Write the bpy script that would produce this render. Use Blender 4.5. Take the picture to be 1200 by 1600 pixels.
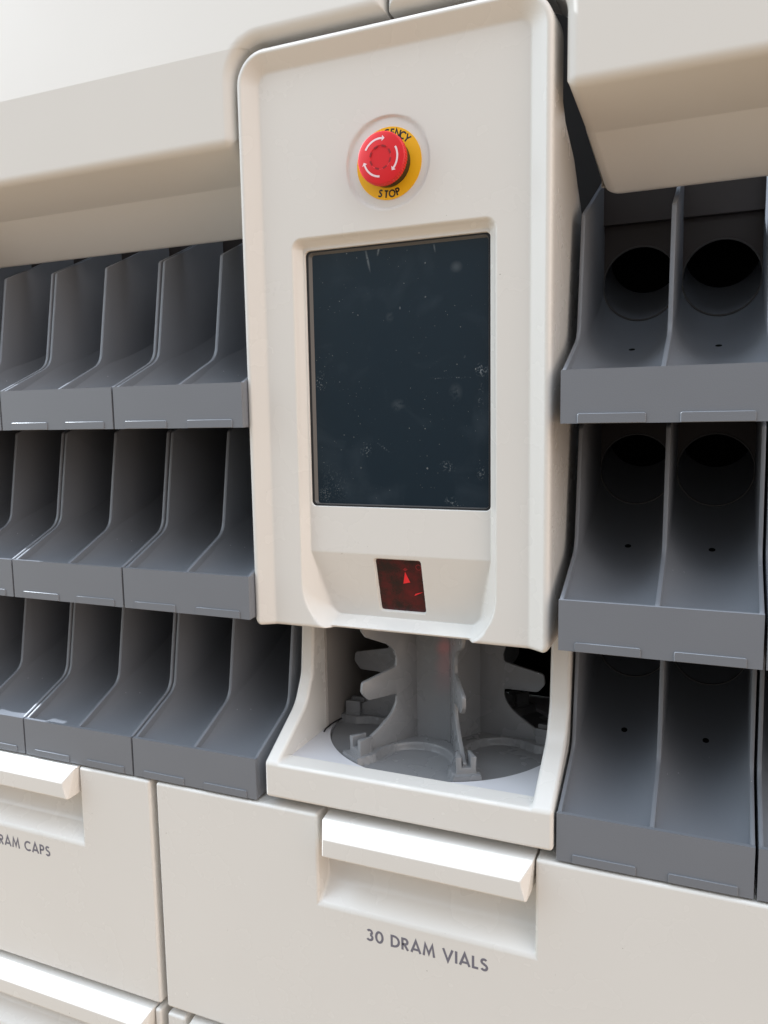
import bpy, bmesh, math, random
from mathutils import Vector, Matrix

# ------------------------------------------------------------------ scene, camera, light
S = 0.01                                    # everything below is written in centimetres
scene = bpy.context.scene
for o in list(bpy.data.objects):
    bpy.data.objects.remove(o)
COL = scene.collection

cam_d = bpy.data.cameras.new('camera')
cam = bpy.data.objects.new('camera', cam_d)
COL.objects.link(cam)
Rv = Vector((0.92069053, 0.38993836, -0.01664424))
Uv = Vector((-0.03102285, 0.11562593, 0.99280825))
Fv = Vector((-0.38905853, 0.9135528, -0.1185527))
m = Matrix((Rv, Uv, -Fv)).transposed().to_4x4()
m.translation = Vector((27.22144585, -64.70482531, 3.95682)) * S
cam.matrix_world = m
cam_d.sensor_fit = 'HORIZONTAL'
cam_d.sensor_width = 36.0
cam_d.lens = 36.0 * 1243.557 / 1200.0
cam_d.clip_start = 0.01
cam_d.clip_end = 200
scene.camera = cam
scene.render.resolution_x, scene.render.resolution_y = 768, 1024

world = bpy.data.worlds.new('World')
scene.world = world
world.use_nodes = True
wn, wl = world.node_tree.nodes, world.node_tree.links
wn.clear()
wout = wn.new('ShaderNodeOutputWorld')
wbg = wn.new('ShaderNodeBackground')
wtc = wn.new('ShaderNodeTexCoord')
wsep = wn.new('ShaderNodeSeparateXYZ')
wl.new(wtc.outputs['Generated'], wsep.inputs[0])
# vertical gradient of the room round the machine: warm floor, brick-pink walls, cool skylight
wz = wn.new('ShaderNodeMapRange')
wz.inputs['From Min'].default_value = -1; wz.inputs['From Max'].default_value = 1
wl.new(wsep.outputs['Z'], wz.inputs['Value'])
wr = wn.new('ShaderNodeValToRGB')
wr.color_ramp.elements[0].position = 0.0
wr.color_ramp.elements[0].color = (0.44, 0.335, 0.225, 1)
wr.color_ramp.elements[1].position = 1.0
wr.color_ramp.elements[1].color = (0.96, 1.11, 1.30, 1)
for p, c in ((0.35, (0.52, 0.41, 0.31, 1)), (0.50, (0.92, 0.88, 0.84, 1)), (0.62, (1.40, 1.40, 1.41, 1)), (0.80, (1.22, 1.32, 1.45, 1))):
    e = wr.color_ramp.elements.new(p); e.color = c
wl.new(wz.outputs[0], wr.inputs[0])
# left side a little cooler, right side warmer
wx = wn.new('ShaderNodeMapRange')
wx.inputs['From Min'].default_value = -1; wx.inputs['From Max'].default_value = 1
wl.new(wsep.outputs['X'], wx.inputs['Value'])
wrx = wn.new('ShaderNodeValToRGB')
wrx.color_ramp.elements[0].position = 0.15; wrx.color_ramp.elements[0].color = (0.94, 1.04, 1.10, 1)
wrx.color_ramp.elements[1].position = 0.9; wrx.color_ramp.elements[1].color = (1.06, 0.95, 0.86, 1)
wl.new(wx.outputs[0], wrx.inputs[0])
wm = wn.new('ShaderNodeMix'); wm.data_type = 'RGBA'; wm.blend_type = 'MULTIPLY'
wm.inputs['Factor'].default_value = 1.0
wl.new(wr.outputs[0], wm.inputs['A']); wl.new(wrx.outputs[0], wm.inputs['B'])
# world dimmed straight across from the machine to darken the bin slots
wy = wn.new('ShaderNodeMapRange'); wy.interpolation_type = 'SMOOTHSTEP'
wy.inputs['From Min'].default_value = -0.92; wy.inputs['From Max'].default_value = -0.36
wy.inputs['To Min'].default_value = 0.14; wy.inputs['To Max'].default_value = 1.0
wl.new(wsep.outputs['Y'], wy.inputs['Value'])
wm2 = wn.new('ShaderNodeMix'); wm2.data_type = 'RGBA'; wm2.blend_type = 'MULTIPLY'
wm2.inputs['Factor'].default_value = 1.0
wl.new(wm.outputs['Result'], wm2.inputs['A']); wl.new(wy.outputs[0], wm2.inputs['B'])
wl.new(wm2.outputs['Result'], wbg.inputs['Color'])
wbg.inputs['Strength'].default_value = 1.82
wl.new(wbg.outputs[0], wout.inputs[0])

def area(name, loc, target, sx, sy, energy, col):
    l = bpy.data.lights.new(name, 'AREA')
    l.shape = 'RECTANGLE'; l.size = sx; l.size_y = sy
    l.energy = energy; l.color = col
    o = bpy.data.objects.new(name, l); COL.objects.link(o)
    o.location = loc
    d = Vector(target) - Vector(loc)
    o.rotation_euler = d.to_track_quat('-Z', 'Y').to_euler()
    return o
# low daylight raking along the front of the machine from the left
area('raking_daylight', (-8.2, 0.06, 5.6), (0, 0, -0.15), 0.12, 0.12, 2100, (0.90, 0.97, 1.05))

scene.view_settings.view_transform = 'Standard'
scene.view_settings.look = 'None'
scene.view_settings.gamma = 1
scene.view_settings.exposure = 0.24
scene.view_settings.use_curve_mapping = False
scene.render.engine = 'CYCLES'

# ------------------------------------------------------------------ materials
def new_mat(name, base, rough=0.4, bump=0.0, bump_scale=900, mottle=0.0, spec=0.5, speck=None, coat=0.0, rough_var=0.0):
    mt = bpy.data.materials.new(name); mt.use_nodes = True
    nt = mt.node_tree; n, l = nt.nodes, nt.links
    b = n['Principled BSDF']
    b.inputs['Base Color'].default_value = (*base, 1)
    b.inputs['Roughness'].default_value = rough
    b.inputs['Specular IOR Level'].default_value = spec
    b.inputs['Coat Weight'].default_value = coat
    b.inputs['Coat Roughness'].default_value = 0.08
    tc = n.new('ShaderNodeTexCoord')
    col = None
    if mottle:
        nz = n.new('ShaderNodeTexNoise'); nz.inputs['Scale'].default_value = 7; nz.inputs['Detail'].default_value = 3
        l.new(tc.outputs['Object'], nz.inputs['Vector'])
        mr = n.new('ShaderNodeMapRange')
        mr.inputs['From Min'].default_value = 0.1; mr.inputs['From Max'].default_value = 0.9
        mr.inputs['To Min'].default_value = 1 - mottle; mr.inputs['To Max'].default_value = 1 + mottle
        l.new(nz.outputs['Fac'], mr.inputs['Value'])
        mx = n.new('ShaderNodeMix'); mx.data_type = 'RGBA'; mx.blend_type = 'MULTIPLY'
        mx.inputs['Factor'].default_value = 1
        mx.inputs['A'].default_value = (*base, 1)
        l.new(mr.outputs[0], mx.inputs['B'])
        col = mx.outputs['Result']
    if speck:                                     # speck = (scale, threshold, colour): scattered dirt or dust grains
        sc, th, sc_col = speck
        vo = n.new('ShaderNodeTexVoronoi'); vo.inputs['Scale'].default_value = sc
        l.new(tc.outputs['Object'], vo.inputs['Vector'])
        sepc = n.new('ShaderNodeSeparateColor'); l.new(vo.outputs['Color'], sepc.inputs[0])
        rr = n.new('ShaderNodeMath'); rr.operation = 'MULTIPLY'; rr.inputs[1].default_value = th
        pw = n.new('ShaderNodeMath'); pw.operation = 'POWER'; pw.inputs[1].default_value = 9
        l.new(sepc.outputs[0], pw.inputs[0]); l.new(pw.outputs[0], rr.inputs[0])
        lt = n.new('ShaderNodeMath'); lt.operation = 'LESS_THAN'
        l.new(vo.outputs['Distance'], lt.inputs[0]); l.new(rr.outputs[0], lt.inputs[1])
        mx2 = n.new('ShaderNodeMix'); mx2.data_type = 'RGBA'
        l.new(lt.outputs[0], mx2.inputs['Factor'])
        if col: l.new(col, mx2.inputs['A'])
        else: mx2.inputs['A'].default_value = (*base, 1)
        mx2.inputs['B'].default_value = (*sc_col, 1)
        col = mx2.outputs['Result']
    if col: l.new(col, b.inputs['Base Color'])
    if rough_var:
        nr = n.new('ShaderNodeTexNoise'); nr.inputs['Scale'].default_value = 25; nr.inputs['Detail'].default_value = 3
        l.new(tc.outputs['Object'], nr.inputs['Vector'])
        m2 = n.new('ShaderNodeMapRange')
        m2.inputs['From Min'].default_value = 0.1; m2.inputs['From Max'].default_value = 0.9
        m2.inputs['To Min'].default_value = rough - rough_var; m2.inputs['To Max'].default_value = rough + rough_var
        l.new(nr.outputs['Fac'], m2.inputs['Value']); l.new(m2.outputs[0], b.inputs['Roughness'])
    if bump:
        nb = n.new('ShaderNodeTexNoise'); nb.inputs['Scale'].default_value = bump_scale; nb.inputs['Detail'].default_value = 2
        l.new(tc.outputs['Object'], nb.inputs['Vector'])
        bp = n.new('ShaderNodeBump'); bp.inputs['Strength'].default_value = bump; bp.inputs['Distance'].default_value = 0.0004
        l.new(nb.outputs['Fac'], bp.inputs['Height']); l.new(bp.outputs[0], b.inputs['Normal'])
    return mt

M_WHITE = new_mat('cream_moulded_plastic', (0.705, 0.68, 0.643), 0.27, bump=0.035, mottle=0.02, rough_var=0.02,
                  speck=(110, 0.055, (0.25, 0.23, 0.2)))
M_COVER = new_mat('cream_painted_panel', (0.69, 0.668, 0.632), 0.55, spec=0.3, bump=0.04, mottle=0.02, rough_var=0.02)
M_PLATE = new_mat('pale_grey_plate', (0.60, 0.60, 0.63), 0.45, bump=0.15, mottle=0.03, speck=(160, 0.08, (0.3, 0.3, 0.3)))
M_GREY = new_mat('grey_bin_plastic', (0.172, 0.182, 0.203), 0.40, bump=0.25, mottle=0.05, rough_var=0.06,
                 speck=(120, 0.07, (0.45, 0.45, 0.46)))
M_CAR = new_mat('grey_carousel_plastic', (0.205, 0.207, 0.214), 0.27, bump=0.2, mottle=0.06, rough_var=0.07,
                speck=(110, 0.09, (0.6, 0.6, 0.6)))
M_LINER = new_mat('grey_liner', (0.36, 0.33, 0.31), 0.5, bump=0.2, mottle=0.05)
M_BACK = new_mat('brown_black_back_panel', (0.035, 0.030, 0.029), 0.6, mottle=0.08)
M_BLACK = new_mat('black_void', (0.004, 0.004, 0.004), 0.8, spec=0.05)  # near-black standing in for the dark of holes and cavities
M_INK = new_mat('grey_printed_ink', (0.16, 0.155, 0.19), 0.5)
M_DARKINK = new_mat('black_printed_ink', (0.012, 0.011, 0.014), 0.45)
M_YEL = new_mat('yellow_label', (0.90, 0.47, 0.012), 0.5, mottle=0.02, spec=0.3)
M_RED = new_mat('red_button_plastic', (0.66, 0.016, 0.022), 0.42, spec=0.35, bump=0.05)
M_REDDK = new_mat('dark_red_slot', (0.28, 0.008, 0.012), 0.4)
M_COLLAR = new_mat('black_collar_plastic', (0.014, 0.013, 0.015), 0.35)
M_ARROW = new_mat('white_arrow_ink', (0.80, 0.62, 0.66), 0.4)
M_BEZEL = new_mat('charcoal_bezel', (0.085, 0.08, 0.076), 0.3, mottle=0.05)
M_GAP = new_mat('black_gasket', (0.01, 0.01, 0.012), 0.5)

# finger marks and scratches on the display: x, z, half sizes (cm), turn, noise threshold, strength, fine grain
SMUDGES = [(-2.45, 17.9, 0.13, 1.25, -12, 0.3, 0.275, 1),
           (-1.4, 18.55, 0.12, 0.5, 14, 0.3, 0.3, 1),
           (3.85, 18.4, 0.1, 0.6, -10, 0.35, 0.175, 1),
           (5.82, 16.6, 0.62, 0.55, 0, 0.3, 0.099, 0),
           (-7.5, 7.3, 0.688, 1.125, 10, 0.57, 0.375, 1),
           (8.06, 7.8, 0.625, 0.75, 0, 0.53, 0.45, 1),
           (-2.96, 0.9, 0.625, 0.75, 20, 0.55, 0.35, 1),
           (4.9, -0.5, 0.875, 0.562, 15, 0.55, 0.3, 1),
           (5.2, -3.6, 0.688, 0.562, 0, 0.55, 0.3, 1),
           (8.0, -0.9, 0.5, 0.875, 0, 0.55, 0.25, 1),
           (5.4, 7.25, 2.3, 0.09, 1, 0.56, 0.35, 1),
           (7.95, 5.6, 0.3, 1.7, 0, 0.58, 0.3, 1),
           (-7.3, -3.3, 0.75, 1.125, -20, 0.53, 0.225, 1),
           (-0.4, 12.8, 0.45, 0.55, 0, 0.35, 0.054, 0),
           (5.7, 6.0, 0.7, 0.9, 0, 0.35, 0.059, 0),
           (0.59, 13.5, 0.07, 0.16, 0, 0.2, 0.36, 0),
           (0.3, 5.0, 0.8, 0.6, 0, 0.42, 0.063, 0),
           (-1.2, 1.2, 1.0, 0.12, 35, 0.5, 0.25, 1),
           (-6.2, -2.2, 1.5, 2.5, -25, 0.55, 0.08, 1)]
def screen_material():
    mt = bpy.data.materials.new('dusty_dark_display'); mt.use_nodes = True
    n, l = mt.node_tree.nodes, mt.node_tree.links
    b = n['Principled BSDF']
    tc = n.new('ShaderNodeTexCoord')
    base = n.new('ShaderNodeRGB'); base.outputs[0].default_value = (0.006, 0.016, 0.026, 1)
    col = base.outputs[0]
    def dust(scale, th, power, amount, seed):
        mp = n.new('ShaderNodeMapping'); mp.inputs['Location'].default_value = (seed, seed * 2.3, seed * 0.7)
        l.new(tc.outputs['Object'], mp.inputs['Vector'])
        vo = n.new('ShaderNodeTexVoronoi'); vo.inputs['Scale'].default_value = scale
        l.new(mp.outputs[0], vo.inputs['Vector'])
        sp = n.new('ShaderNodeSeparateColor'); l.new(vo.outputs['Color'], sp.inputs[0])
        pw = n.new('ShaderNodeMath'); pw.operation = 'POWER'; pw.inputs[1].default_value = power
        l.new(sp.outputs[0], pw.inputs[0])
        ml = n.new('ShaderNodeMath'); ml.operation = 'MULTIPLY'; ml.inputs[1].default_value = th
        l.new(pw.outputs[0], ml.inputs[0])
        nz = n.new('ShaderNodeTexNoise'); nz.inputs['Scale'].default_value = scale * 2.2; nz.inputs['Detail'].default_value = 4
        l.new(mp.outputs[0], nz.inputs['Vector'])
        ad = n.new('ShaderNodeMath'); ad.operation = 'MULTIPLY_ADD'
        ad.inputs[1].default_value = 0.28; ad.inputs[2].default_value = -0.14
        l.new(nz.outputs['Fac'], ad.inputs[0])
        sm = n.new('ShaderNodeMath'); sm.operation = 'ADD'
        l.new(vo.outputs['Distance'], sm.inputs[0]); l.new(ad.outputs[0], sm.inputs[1])
        lt = n.new('ShaderNodeMath'); lt.operation = 'LESS_THAN'
        l.new(sm.outputs[0], lt.inputs[0]); l.new(ml.outputs[0], lt.inputs[1])
        cl = n.new('ShaderNodeTexNoise'); cl.inputs['Scale'].default_value = 26; cl.inputs['Detail'].default_value = 3
        l.new(mp.outputs[0], cl.inputs['Vector'])
        cm = n.new('ShaderNodeMapRange'); cm.inputs['From Min'].default_value = 0.42; cm.inputs['From Max'].default_value = 0.66
        cm.inputs['To Min'].default_value = amount*0.25; cm.inputs['To Max'].default_value = amount*1.6; cm.clamp = True
        l.new(cl.outputs['Fac'], cm.inputs['Value'])
        k = n.new('ShaderNodeMath'); k.operation = 'MULTIPLY'
        l.new(lt.outputs[0], k.inputs[0]); l.new(cm.outputs[0], k.inputs[1])
        return k.outputs[0]
    def over(col, fac, c):
        mx = n.new('ShaderNodeMix'); mx.data_type = 'RGBA'
        l.new(fac, mx.inputs['Factor']); l.new(col, mx.inputs['A']); mx.inputs['B'].default_value = (*c, 1)
        return mx.outputs['Result']
    # broad finger smears
    nz = n.new('ShaderNodeTexNoise'); nz.inputs['Scale'].default_value = 22; nz.inputs['Detail'].default_value = 7
    nz.inputs['Distortion'].default_value = 0.6
    l.new(tc.outputs['Object'], nz.inputs['Vector'])
    mr = n.new('ShaderNodeMapRange'); mr.inputs['From Min'].default_value = 0.52; mr.inputs['From Max'].default_value = 0.85
    mr.inputs['To Max'].default_value = 0.16; mr.clamp = True
    l.new(nz.outputs['Fac'], mr.inputs['Value'])
    col = over(col, mr.outputs[0], (0.10, 0.13, 0.16))
    col = over(col, dust(48, 0.30, 30, 0.05, 3.1), (0.30, 0.36, 0.40))
    col = over(col, dust(200, 0.26, 40, 0.30, 7.7), (0.55, 0.58, 0.58))
    col = over(col, dust(600, 0.30, 30, 0.22, 1.3), (0.5, 0.52, 0.5))
    gn = n.new('ShaderNodeTexNoise'); gn.inputs['Scale'].default_value = 700; gn.inputs['Detail'].default_value = 3
    l.new(tc.outputs['Object'], gn.inputs['Vector'])
    gs = n.new('ShaderNodeTexNoise'); gs.inputs['Scale'].default_value = 160; gs.inputs['Detail'].default_value = 3
    l.new(tc.outputs['Object'], gs.inputs['Vector'])
    for x, z, rx, rz, ang, lo_, amt, src in SMUDGES:
        mp = n.new('ShaderNodeMapping'); mp.vector_type = 'TEXTURE'
        mp.inputs['Location'].default_value = (x*S, 0.022, z*S); mp.inputs['Rotation'].default_value = (0, math.radians(ang), 0)
        mp.inputs['Scale'].default_value = (rx*S, 1.0, rz*S)
        l.new(tc.outputs['Object'], mp.inputs['Vector'])
        ln = n.new('ShaderNodeVectorMath'); ln.operation = 'LENGTH'; l.new(mp.outputs[0], ln.inputs[0])
        fa = n.new('ShaderNodeMapRange'); fa.inputs['From Min'].default_value = 1.0; fa.inputs['From Max'].default_value = 0.2
        fa.inputs['To Max'].default_value = amt*0.8; fa.clamp = True; l.new(ln.outputs['Value'], fa.inputs['Value'])
        th_ = n.new('ShaderNodeMapRange'); th_.inputs['From Min'].default_value = lo_; th_.inputs['From Max'].default_value = lo_+0.12; th_.clamp = True
        l.new((gn if src else gs).outputs['Fac'], th_.inputs['Value'])
        mu = n.new('ShaderNodeMath'); mu.operation = 'MULTIPLY'; l.new(fa.outputs[0], mu.inputs[0]); l.new(th_.outputs[0], mu.inputs[1])
        col = over(col, mu.outputs[0], (0.50, 0.55, 0.58))
    l.new(col, b.inputs['Base Color'])
    mr2 = n.new('ShaderNodeMapRange'); mr2.inputs['From Min'].default_value = 0.35; mr2.inputs['From Max'].default_value = 0.75
    mr2.inputs['To Min'].default_value = 0.10; mr2.inputs['To Max'].default_value = 0.26
    l.new(nz.outputs['Fac'], mr2.inputs['Value']); l.new(mr2.outputs[0], b.inputs['Roughness'])
    return mt
M_SCREEN = screen_material()

def scanner_material():
    mt = bpy.data.materials.new('dark_red_scanner_glass'); mt.use_nodes = True
    n, l = mt.node_tree.nodes, mt.node_tree.links
    b = n['Principled BSDF']
    tc = n.new('ShaderNodeTexCoord')
    nz = n.new('ShaderNodeTexNoise'); nz.inputs['Scale'].default_value = 55; nz.inputs['Detail'].default_value = 8
    nz.inputs['Roughness'].default_value = 0.7
    l.new(tc.outputs['Object'], nz.inputs['Vector'])
    r = n.new('ShaderNodeValToRGB')
    r.color_ramp.elements[0].position = 0.38; r.color_ramp.elements[0].color = (0.012, 0.003, 0.004, 1)
    r.color_ramp.elements[1].position = 0.72; r.color_ramp.elements[1].color = (0.11, 0.002, 0.006, 1)
    l.new(nz.outputs['Fac'], r.inputs[0]); l.new(r.outputs[0], b.inputs['Base Color'])
    b.inputs['Roughness'].default_value = 0.15
    return mt
M_SCAN = scanner_material()
M_SCANRED = new_mat('bright_red_reflection', (0.85, 0.02, 0.03), 0.3)  # bright red stands in for reflections in the scanner's mirrors
M_SCANDIM = new_mat('dim_red_reflection', (0.22, 0.004, 0.01), 0.3)  # dimmer red for the same painted reflections

# ------------------------------------------------------------------ mesh helpers
def link(name, me, mat, parent=None):
    o = bpy.data.objects.new(name, me); COL.objects.link(o)
    if mat: me.materials.append(mat)
    if parent: o.parent = parent
    return o

def from_bm(name, bm, mat, parent=None, smooth=35, wn=False):
    bmesh.ops.recalc_face_normals(bm, faces=bm.faces)
    bmesh.ops.scale(bm, vec=(S, S, S), verts=bm.verts)
    me = bpy.data.meshes.new(name); bm.to_mesh(me); bm.free()
    if smooth:
        for p in me.polygons: p.use_smooth = True
        me.set_sharp_from_angle(angle=math.radians(smooth))
    o = link(name, me, mat, parent)
    if wn:
        w = o.modifiers.new('weighted', 'WEIGHTED_NORMAL'); w.keep_sharp = True; w.weight = 80
    return o

def from_data(name, verts, faces, mat, parent=None, smooth=60, flip_to=None):
    bm = bmesh.new()
    vs = [bm.verts.new(v) for v in verts]
    for f in faces:
        try: bm.faces.new([vs[i] for i in f])
        except ValueError: pass
    return from_bm(name, bm, mat, parent, smooth)

def bevel_all(bm, r, seg=2, ang=25):
    es = [e for e in bm.edges if len(e.link_faces) == 2 and e.calc_face_angle(0) > math.radians(ang)]
    bmesh.ops.bevel(bm, geom=es, offset=r, segments=seg, profile=0.5, affect='EDGES', clamp_overlap=True)

def bm_box(x0, x1, y0, y1, z0, z1, r=0, seg=2, bm=None):
    own = bm is None
    if own: bm = bmesh.new()
    v = [bm.verts.new(p) for p in ((x0,y0,z0),(x1,y0,z0),(x1,y1,z0),(x0,y1,z0),(x0,y0,z1),(x1,y0,z1),(x1,y1,z1),(x0,y1,z1))]
    for f in ((0,3,2,1),(4,5,6,7),(0,1,5,4),(1,2,6,5),(2,3,7,6),(3,0,4,7)):
        bm.faces.new([v[i] for i in f])
    if r and own: bevel_all(bm, r, seg)
    return bm

def bm_prism_x(prof, x0, x1, r=0, seg=2, ang=25, bm=None):
    own = bm is None
    if own: bm = bmesh.new()
    a = [bm.verts.new((x0, y, z)) for y, z in prof]
    b = [bm.verts.new((x1, y, z)) for y, z in prof]
    n = len(prof)
    bm.faces.new(a); bm.faces.new(b[::-1])
    for i in range(n):
        bm.faces.new((a[i], b[i], b[(i+1) % n], a[(i+1) % n]))
    bmesh.ops.recalc_face_normals(bm, faces=bm.faces)
    if r and own: bevel_all(bm, r, seg, ang)
    return bm

def bm_prism_y(prof, y0, y1, bm=None):
    if bm is None: bm = bmesh.new()
    a = [bm.verts.new((x, y0, z)) for x, z in prof]
    b = [bm.verts.new((x, y1, z)) for x, z in prof]
    n = len(prof)
    bm.faces.new(a); bm.faces.new(b[::-1])
    for i in range(n):
        bm.faces.new((a[i], b[i], b[(i+1) % n], a[(i+1) % n]))
    bmesh.ops.recalc_face_normals(bm, faces=bm.faces)
    return bm

def boolean(bm_a, bm_b, op):
    obs = []
    for b in (bm_a, bm_b):
        me = bpy.data.meshes.new('tmp'); b.to_mesh(me); b.free()
        o = bpy.data.objects.new('tmp', me); COL.objects.link(o); obs.append(o)
    md = obs[0].modifiers.new('b', 'BOOLEAN'); md.operation = op; md.object = obs[1]; md.solver = 'EXACT'
    dg = bpy.context.evaluated_depsgraph_get(); dg.update()
    me2 = bpy.data.meshes.new_from_object(obs[0].evaluated_get(dg))
    bm = bmesh.new(); bm.from_mesh(me2)
    bmesh.ops.remove_doubles(bm, verts=bm.verts, dist=0.001)
    bmesh.ops.dissolve_limit(bm, angle_limit=math.radians(0.5), verts=bm.verts, edges=bm.edges)
    for o in obs:
        d = o.data; bpy.data.objects.remove(o); bpy.data.meshes.remove(d)
    bpy.data.meshes.remove(me2)
    return bm

def arc(cx, cy, r, a0, a1, n):
    return [(cx + r*math.cos(math.radians(a0+(a1-a0)*i/n)), cy + r*math.sin(math.radians(a0+(a1-a0)*i/n))) for i in range(n+1)]

def round_poly(pts, radii, n=5):
    out = []
    N = len(pts)
    for i, p in enumerate(pts):
        r = radii[i] if isinstance(radii, (list, tuple)) else radii
        p = Vector(p); a = Vector(pts[i-1]); b = Vector(pts[(i+1) % N])
        u = (a-p).normalized(); w = (b-p).normalized()
        dot = max(-1, min(1, u.dot(w)))
        th = math.acos(dot)
        if r <= 0 or th > 3.1: out.append(tuple(p)); continue
        d = min(r/math.tan(th/2), (a-p).length*0.48, (b-p).length*0.48)
        r2 = d*math.tan(th/2)
        c = p + (u+w).normalized()*(r2/math.sin(th/2))
        s, e = p+u*d-c, p+w*d-c
        a0 = math.atan2(s.y, s.x); a1 = math.atan2(e.y, e.x)
        da = (a1-a0+math.pi) % (2*math.pi) - math.pi
        for k in range(n+1):
            t = a0+da*k/n
            out.append((c.x+r2*math.cos(t), c.y+r2*math.sin(t)))
    return out

def lathe(prof, n=64, axis='Y', c=(0,0,0), cap=True):
    """prof: (radius, along-axis) pairs"""
    bm = bmesh.new(); rings = []
    for r, h in prof:
        ring = []
        for i in range(n):
            t = 2*math.pi*i/n
            if axis == 'Y': p = (c[0]+r*math.cos(t), c[1]+h, c[2]+r*math.sin(t))
            else: p = (c[0]+r*math.cos(t), c[1]+r*math.sin(t), c[2]+h)
            ring.append(bm.verts.new(p))
        rings.append(ring)
    for a, b in zip(rings, rings[1:]):
        for i in range(n):
            bm.faces.new((a[i], a[(i+1) % n], b[(i+1) % n], b[i]))
    if cap:
        bm.faces.new(rings[0]); bm.faces.new(rings[-1][::-1])
    return bm

def thing(name, label, cat, loc=(0,0,0), group=None):
    o = bpy.data.objects.new(name, None); COL.objects.link(o)
    o.location = Vector(loc)*S
    o.empty_display_size = 0.05
    o['label'] = label; o['category'] = cat
    if group: o['group'] = group
    return o

# geometric capitals drawn as thick strokes (cap height 1)
def _a(cx, cy, rx, ry, a0, a1, n=14):
    return [(cx+rx*math.cos(math.radians(a0+(a1-a0)*i/n)), cy+ry*math.sin(math.radians(a0+(a1-a0)*i/n))) for i in range(n+1)]
SW = 0.16
h_ = SW/2
GLYPH = {   # advance width, strokes (points; True at the end closes the stroke)
 'A': (0.86, [[(0.06, 0), (0.43, 0.98), (0.80, 0)], [(0.20, 0.27), (0.66, 0.27)]]),
 'C': (0.84, [_a(0.50, 0.5, 0.42, 0.43, 48, 312, 22)]),
 'D': (0.76, [[(h_, h_), (h_, 1-h_), (0.26, 1-h_)] + _a(0.26, 0.5, 0.42, 0.42, 88, -88, 18) + [(0.26, h_), True]]),
 'E': (0.54, [[(0.52, 1-h_), (h_, 1-h_), (h_, h_), (0.52, h_)], [(h_, 0.52), (0.48, 0.52)]]),
 'G': (0.92, [_a(0.50, 0.5, 0.42, 0.43, 48, 345, 24) + [(0.90, 0.47), (0.52, 0.47)]]),
 'I': (0.20, [[(0.10, 0), (0.10, 1)]]),
 'L': (0.50, [[(h_, 1), (h_, h_), (0.48, h_)]]),
 'M': (0.98, [[(0.07, 0), (0.20, 0.96), (0.49, 0.22), (0.78, 0.96), (0.91, 0)]]),
 'N': (0.82, [[(h_, 0), (h_, 0.94), (0.74, 0.06), (0.74, 1)]]),
 'O': (0.96, [_a(0.48, 0.5, 0.41, 0.43, 0, 350, 28) + [True]]),
 '0': (0.70, [_a(0.35, 0.5, 0.27, 0.43, 0, 350, 28) + [True]]),
 'P': (0.58, [[(h_, 0), (h_, 1-h_), (0.28, 1-h_)] + _a(0.28, 0.70, 0.22, 0.22, 88, -88, 12) + [(h_, 0.48)]]),
 'R': (0.62, [[(h_, 0), (h_, 1-h_), (0.28, 1-h_)] + _a(0.28, 0.70, 0.22, 0.22, 88, -88, 12) + [(h_, 0.48)], [(0.24, 0.46), (0.54, 0.0)]]),
 'S': (0.60, [_a(0.30, 0.735, 0.20, 0.185, 35, 265, 14) + _a(0.29, 0.285, 0.22, 0.215, 82, -150, 16)]),
 'T': (0.54, [[(0.0, 1-h_), (0.54, 1-h_)], [(0.27, 1-h_), (0.27, 0)]]),
 'V': (0.84, [[(0.05, 1), (0.42, 0.03), (0.79, 1)]]),
 'Y': (0.78, [[(0.05, 1), (0.39, 0.46), (0.73, 1)], [(0.39, 0.50), (0.39, 0)]]),
 '3': (0.62, [_a(0.28, 0.735, 0.20, 0.185, 150, -80, 14), _a(0.28, 0.30, 0.23, 0.22, 80, -150, 16)]),
}
def text_bm(body, size, spacing=0.13, sw=0.165):
    """flat capitals in the XY plane, cap height = size, centred on x, baseline y = 0; strokes step 0.02 mm apart"""
    bm = bmesh.new(); x = 0.0; lvl = 0; h_ = sw/2
    for ch in body:
        if ch == ' ': x += 0.34+spacing; continue
        adv, strokes = GLYPH[ch]
        for st in strokes:
            closed = st[-1] is True
            pts = [Vector((p[0], p[1])) for p in (st[:-1] if closed else st)]
            n = len(pts); L = []; Rr = []
            for i, p in enumerate(pts):
                a = pts[i-1] if (i or closed) else None
                b = pts[(i+1) % n] if (i < n-1 or closed) else None
                d1 = (p-a).normalized() if a is not None else None
                d2 = (b-p).normalized() if b is not None else None
                if d1 is None: d1 = d2
                if d2 is None: d2 = d1
                n1 = Vector((-d1.y, d1.x)); n2 = Vector((-d2.y, d2.x))
                mv = n1+n2
                mv = n1 if mv.length < 1e-4 else mv.normalized()
                k = min(2.6, 1/max(0.3, mv.dot(n1)))
                L.append(bm.verts.new((x+p.x+mv.x*h_*k, p.y+mv.y*h_*k, lvl*0.002)))
                Rr.append(bm.verts.new((x+p.x-mv.x*h_*k, p.y-mv.y*h_*k, lvl*0.002)))
            for i in range(n if closed else n-1):
                j2 = (i+1) % n
                bm.faces.new((L[i], Rr[i], Rr[j2], L[j2]))
            lvl = (lvl+1) % 3
        x += adv+spacing
    x -= spacing
    for v in bm.verts: v.co.x = (v.co.x-x/2)*size; v.co.y *= size
    return bm

def smin(a, b, k):
    h = max(k-abs(a-b), 0.0)/k
    return min(a, b)-h*h*k*0.25
def sstep(a, b, x):
    t = max(0.0, min(1.0, (x-a)/(b-a))); return t*t*(3-2*t)
def rr_inset(x, z, x0, x1, z0, z1, rt, rb):
    dx = min(x-x0, x1-x); dt = z1-z; db = z-z0
    i = min(dx, dt, db)
    if dx < rt and dt < rt: i = rt-math.hypot(rt-dx, rt-dt)
    elif dx < rb and db < rb: i = rb-math.hypot(rb-dx, rb-db)
    return i

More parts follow.
